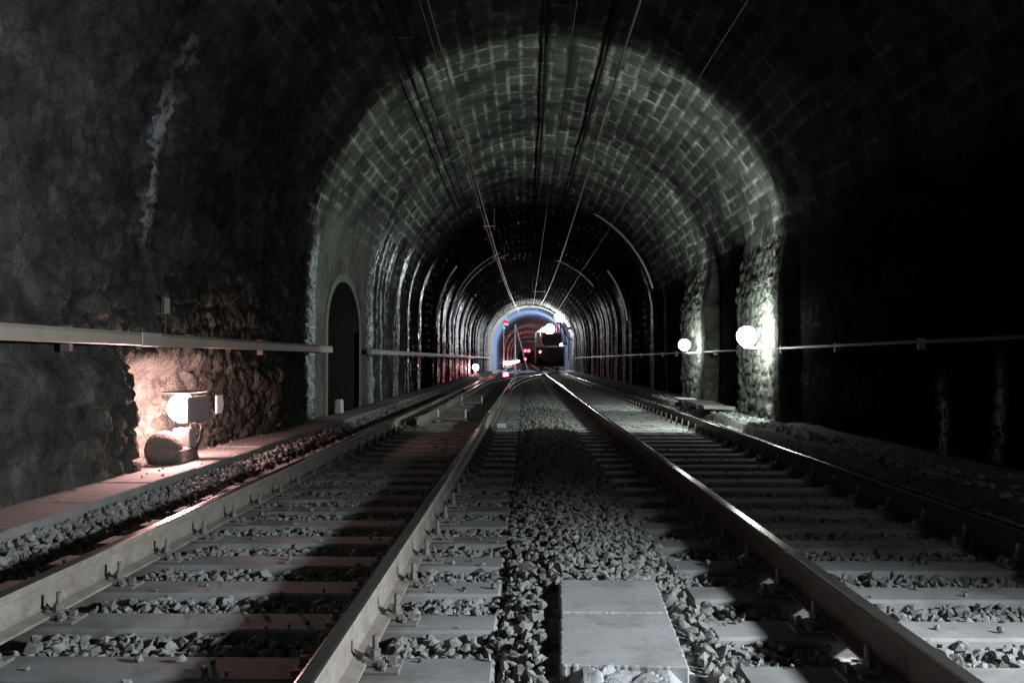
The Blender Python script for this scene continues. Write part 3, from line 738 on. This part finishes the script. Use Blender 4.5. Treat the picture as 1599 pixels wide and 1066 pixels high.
# wall fittings on the left
mb = MB(); mb.prism([(-0.11, -0.10), (0.07, -0.10), (0.13, 0.0), (0.07, 0.10), (-0.11, 0.10)], 'x', 0, 0.02)
tag(mb.build('wall_plate', M['white'], None, bevel=0.003, loc=(WX+0.13, 10.2, 0.47)), 'pale pointed plate on the rough wall right of the pink lamp', 'plate')
mb = MB(); mb.box((0.02, 0, 0), (0.04, 0.13, 0.16)); mb.tube([(0.02, 0, -0.07), (0.02, 0, -0.3)], 0.008, 6)
tag(mb.build('junction_box', M['duct_plain'], None, bevel=0.006, loc=(WX+0.04, 8.85, 1.50)), 'small grey box on the left wall just above the duct joint', 'junction box')
mb = MB(); mb.box((0, 0, 0.13), (0.16, 0.22, 0.26), taper=0.85)
tag(mb.build('marker_stone', M['white'], None, bevel=0.03, seg=2, loc=(-3.42, 16.6, -0.01)), 'small pale stone block at the foot of the dark niche', 'stone block')

# drain gutters bent round the lining
def gutter(y, a0, a1, label, w=0.03, group='shiny gutters bent round the lining'):
    n = 40; vs = []; fs = []
    for k in range(n+1):
        s = a0+(a1-a0)*k/n; x, z, nx, nz = [float(q) for q in profile(s)]
        dd = 0.06
        for (dy, e) in ((-w/2, 0), (-w/2, dd), (w/2, dd), (w/2, 0)):
            vs.append((x-nx*e, dy, z-nz*e))
    for k in range(n):
        for q in range(3): fs.append((4*k+q, 4*k+q+1, 4*k+5+q, 4*k+4+q))
    mb = MB(); mb.add(vs, fs)
    tag(mb.build('drain_gutter', M['duct_plain'], None, loc=(0, y, 0)), label, 'gutter', group)
gutter(43.5, S_WALL, S_WALL+5.0, 'shiny curved gutter on the left lining reaching up to the wire bracket')
gutter(41.8, S_WALL-0.5, S_WALL+4.6, 'second shiny curved gutter just in front of the bracket one on the left')
gutter(36.0, S_WALL-0.3, S_WALL+2.6, 'nearest shorter curved gutter on the left lining')
gutter(50.0, S_WALL-1.0, S_WALL+2.2, 'farthest curved gutter on the left lining near the bright arch', 0.3)
gutter(29.5, S_ALL-S_WALL-4.2, S_ALL-S_WALL-1.0, 'nearest curved gutter high on the right lining')
gutter(38.0, S_ALL-S_WALL-2.6, S_ALL-S_WALL-0.3, 'second curved gutter lower on the right lining')
gutter(46.0, S_ALL-S_WALL-5.0, S_ALL-S_WALL-2.6, 'highest curved gutter on the right lining beside the vault crown')

# ------------------------------------------------------------------ overhead wires and their brackets
def wire(label, pts, r, group, m=None, name='overhead_wire'):
    P = []
    for (a, b_) in zip(pts[:-1], pts[1:]):
        a, b_ = Vector(a), Vector(b_)
        for k in range(8):
            f = k/8; q = a.lerp(b_, f); q.z -= 0.10*4*f*(1-f)*min(1, (b_-a).length/27); P.append(q)
    P.append(Vector(pts[-1])); o0 = P[0].copy()
    mb = MB(); mb.tube([q-o0 for q in P], r, 6)
    return tag(mb.build(name, m or M['wire'], None, smooth=True, loc=o0), label, 'wire', group)
def rt(k, z, y): return (k*(z-H_CAM), y, z)
G = 'overhead wires under the vault'
wire('bright contact wire over the left track running to the curved gutter bracket', [rt(-.272, 5.25, -14), rt(-.272, 5.25, 12.4), rt(-.268, 5.25, 40), rt(-.215, 5.25, 64), rt(-.10, 5.2, 90)], 0.013, G)
wire('thin carrier wire just above the left contact wire', [rt(-.30, 5.45, -14), rt(-.295, 5.45, 12.4), rt(-.29, 5.38, 40), rt(-.24, 5.3, 64), rt(-.02, 5.3, 90)], 0.008, G)
wire('leftmost cable hung close under the vault from the small bracket', [rt(-.415, 5.32, -14), rt(-.405, 5.32, 12.4), rt(-.42, 5.30, 40), rt(-.42, 5.3, 88)], 0.016, G, M['cable'])
wire('dark cable beside the leftmost cable on the same small bracket', [rt(-.36, 5.42, -14), rt(-.356, 5.42, 12.4), rt(-.40, 5.40, 40), rt(-.40, 5.4, 88)], 0.014, G, M['cable'])
wire('faint thin wire along the crown of the vault', [rt(.142, 5.85, -14), rt(.14, 5.85, 26), rt(.138, 5.8, 60), rt(.138, 5.8, 88)], 0.006, G)
wire('thickest bright wire right of the crown, over the strip between tracks', [rt(.313, 5.2, -14), rt(.318, 5.2, 12.4), rt(.345, 5.2, 40), rt(.30, 5.2, 64), rt(.10, 5.2, 90)], 0.018, G)
wire('thin rightmost wire glinting near the dark right of the vault', [rt(.60, 4.95, -14), rt(.615, 4.95, 12.4), rt(.63, 4.95, 40), rt(.63, 4.95, 88)], 0.006, G)
def vault_z(x): return ZS + math.sqrt(RAD**2-(x-CX)**2)
for x_, lab in ((0.36, 'thick dark tube added as a wire shadow along the very crown of the vault'), (1.28, 'thick dark tube added as a wire shadow just right of the crown')):
    wire(lab, [(x_ + random.uniform(-.05, .05), y_, vault_z(x_)-0.10) for y_ in (-14, 4, 12, 20, 30, 45, 66, 88)], 0.028, G, M['cable'])  # dark tubes put in place of wire shadows on the vault
def bracket(x, y, z, arm, label, glow_=False):
    t = empty('wire_bracket', (x, y, z), label, 'bracket', 'wire brackets under the vault')
    mb = MB(); mb.box((0, 0, 0.03), (arm, 0.05, 0.045)); mb.build('arm', M['duct_plain'], t, bevel=0.004)
    for sx in (-arm/2+0.04, arm/2-0.04):
        mb = MB(); h = max(0.15, vault_z(x+sx)-z); mb.tube([(sx, 0, 0.04), (sx, 0, h)], 0.018, 8); mb.build('hanger', M['clip'], t)
        mb = MB()
        for q in range(4): mb.tube([(sx, 0, 0.0-0.028*q), (sx, 0, -0.016-0.028*q)], 0.025, 10)
        mb.build('insulator', M['red'] if glow_ else M['tank'], t)
    return t
bracket(-1.74, 12.4, 5.38, 0.36, 'small bracket holding two cables at the upper left of the vault')
bracket(-1.18, 40, 5.42, 0.55, 'wire bracket at the top of the shiny left gutter')
bracket(-1.20, 30, 5.36, 0.40, 'wire bracket with red insulators before the shiny left gutter', True)
bracket(0.9, 62, 5.6, 0.9, 'far wire bracket at the crown above the bright arch')

# ------------------------------------------------------------------ things at the far end
VY = 79.0
veh = empty('rail_vehicle', (T2, VY, 0), 'dark rail work vehicle with grey tank and floodlight standing on the right track', 'rail vehicle')
mb = MB(); mb.box((0, 4.0, 1.42), (2.45, 7.4, 1.30)); mb.build('body', M['dark'], veh, bevel=0.05)
mb = MB(); mb.box((0, 4.0, 0.60), (2.2, 7.9, 0.26)); mb.box((0, 0.02, 0.62), (2.5, 0.14, 0.42)); mb.build('chassis', M['black'], veh, bevel=0.02)
for sx in (-0.86, 0.86):
    mb = MB(); mb.tube([(sx, -0.05, 0.95), (sx, -0.45, 0.95)], 0.09, 12); mb.tube([(sx, -0.45, 0.95), (sx, -0.52, 0.95)], 0.22, 16); mb.build('buffer', M['black'], veh)
    for yy in (1.4, 6.4):
        mb = MB(); mb.tube([(sx*0.875-0.06, yy, 0.45), (sx*0.875+0.06, yy, 0.45)], 0.45, 24); mb.build('wheel', M['clip'], veh)
mb = MB(); pts = []
for (cx, cz, a0) in ((0.70, 2.98, 0), (-0.38, 2.98, 90), (-0.38, 2.58, 180), (0.70, 2.58, 270)):
    for k in range(7): a = R(a0+15*k); pts.append((cx+0.32*math.cos(a), cz+0.32*math.sin(a)))
mb.prism(pts, 'y', -0.1, 3.0); tank = mb.build('tank', M['tank'], veh, bevel=0.05)
mb = MB(); mb.box((-0.55, 0.1, 2.16), (0.75, 0.5, 0.07)); mb.box((0.85, 0.1, 2.16), (0.6, 0.5, 0.07)); mb.build('platform', M['white'], veh)
mb = MB(); mb.box((-1.02, 1.4, 2.80), (0.42, 2.2, 1.25)); mb.prism([(-1.22, 3.43), (-0.4, 3.43), (-0.4, 3.95)], 'y', 0.8, 2.4); mb.build('cabinet', M['white'], veh, bevel=0.03)
for x_, z0, z1, m_ in ((-1.27, 0.9, 3.35, 'white'), (1.23, 0.5, 2.1, 'housing'), (1.62, 0.9, 3.3, 'white')):
    mb = MB(); mb.tube([(x_, 0.0, z0), (x_, 0.0, z1)], 0.05, 8); mb.build('stanchion', M[m_], veh)
mb = MB(); mb.box((0.62, 0.3, 3.75), (0.12, 0.12, 1.1)); mb.box((0.92, 0.3, 3.75), (0.12, 0.12, 1.1)); mb.box((0.77, 0.3, 4.3), (0.45, 0.16, 0.12)); mb.tube([(0.92, 0.3, 4.25), (1.05, 3.6, 4.6)], 0.05, 8); mb.build('mast', M['red'], veh)
mb = MB(); mb.tube([(1.05, 0.2, 4.0), (1.45, 0.2, 3.1), (1.95, 0.2, 2.7)], 0.07, 8); mb.tube([(1.15, 0.2, 3.9), (1.35, 0.2, 2.8), (1.6, 0.2, 1.9)], 0.06, 8); mb.build('boom', M['blue'], veh)
mb = MB(); mb.box((1.30, 0.0, 2.38), (0.45, 0.4, 0.18)); mb.box((1.70, 0.0, 3.72), (0.5, 0.3, 0.16)); mb.build('side_box', M['red'], veh, bevel=0.02)
mb = MB(); mb.sphere((-0.85, -0.05, 1.68), 0.11, 12, 8); mb.build('tail_lamp', glow('lit_tail_lamp', (1.0, 0.45, 0.4), 3), veh, smooth=True)
mb = MB(); mb.sphere((0.0, 0.75, 3.68), 0.42, 18, 12); fl = mb.build('floodlight', M['g_white'], veh, smooth=True)
mb = MB(); mb.tube([(0, 0.75, 3.1), (0, 0.75, 3.6)], 0.05, 8); mb.build('lamp_post', M['housing'], veh)
mb = MB(); mb.sphere((1.05, 3.6, 4.86), 0.50, 18, 12); mb.build('floodlight', M['g_white'], veh, smooth=True)
lamp('flood', 'POINT', (0, 0.75, 3.68), 600, (0.95, 0.97, 1.0), 0.445, veh)
lamp('flood', 'POINT', (1.05, 3.6, 4.86), 3600, (0.90, 0.95, 1.0), 0.53, veh)

wall_lamp((3.75, 96.5, 2.6), 'bluish lamp added unseen behind the rail vehicle to light the far section', 2200, (0.75, 0.88, 1.0), (-1, 0.2, 0.3), None)  # hidden lamp added to brighten the blue lining
t = empty('work_mast', (-1.12, 96, ZTOP), 'slim pale mast with slanting stay inside the far arch', 'mast')
mb = MB(); mb.tube([(0, 0, 0.1), (0, 0, 4.9)], [0.07, 0.05], 10); mb.box((0, 0, 0.05), (0.6, 0.6, 0.1)); mb.build('pole', M['ring'], t)
mb = MB(); mb.tube([(0.02, 0, 4.85), (0.5, 0, 3.2), (0.62, 0, 2.8), (0.95, 0, 1.4), (1.3, 0, 0.2)], 0.025, 6); mb.build('stay', M['ring'], t)
mb = MB(); mb.tube([(-0.25, 0, 2.65), (0.05, 0, 2.65)], 0.04, 6); mb.build('side_arm', M['red'], t)
t = empty('hanging_box', (-1.88, 86, 4.55), 'small red box with white edge hanging under the left of the bright arch', 'hanging box')
mb = MB(); mb.box((0, 0, 0), (0.52, 0.3, 0.28), Matrix.Rotation(0.25, 3, 'Y')); mb.build('case', M['red'], t, bevel=0.02)
mb = MB(); mb.box((0.02, -0.03, -0.19), (0.42, 0.3, 0.08), Matrix.Rotation(0.25, 3, 'Y')); mb.build('edge_strip', M['white'], t)
mb = MB(); mb.tube([(-0.2, 0, -0.1), (-0.2, 0, -3.6)], 0.012, 6); mb.sphere((-0.2, -0.02, -0.58), 0.09, 10, 8); mb.tube([(0, 0, 0.1), (0, 0, 1.2)], 0.02, 6); mb.build('cord', M['white'], t)
t = empty('track_stop_lamp', (-1.25, 57, ZTOP), 'red stop lamp standing between the far rails of the left track', 'lamp')
mb = MB(); mb.sphere((0, -0.05, 0.22), 0.17, 14, 10); mb.build('lens', M['g_red'], t, smooth=True)
mb = MB(); mb.box((0, 0.16, 0.16), (0.3, 0.12, 0.32)); mb.build('case', M['dark'], t)
lamp('lamp_light', 'POINT', (0, -0.05, 0.22), 60, (1.0, 0.02, 0.08), 0.18, t)
t = empty('red_signal', (0.25, 180, 2.8), 'pair of red signal lights in the middle of the far section', 'signal')
for sx in (-0.36, 0.36):
    mb = MB(); mb.sphere((sx, -0.2, 0), 0.26, 12, 8); mb.build('lens', M['g_red'], t, smooth=True)
mb = MB(); mb.box((0, 0.05, 0), (1.5, 0.3, 0.8)); mb.tube([(0, 0.1, -2.9), (0, 0.1, -0.3)], 0.1, 8); mb.build('signal_head', M['dark'], t)
lamp('lamp_light', 'POINT', (0, -0.5, 0), 12, (1.0, 0.05, 0.1), 0.2, t)
t = empty('red_marker_lamp', (-0.1, 172, 1.15), 'single low red light under the pair of red lights', 'lamp')
mb = MB(); mb.sphere((0, 0, 0), 0.22, 12, 8); mb.build('lens', M['g_red'], t, smooth=True)
mb = MB(); mb.tube([(0, 0.1, -1.3), (0, 0.1, 0)], 0.06, 8); mb.build('stand', M['dark'], t)
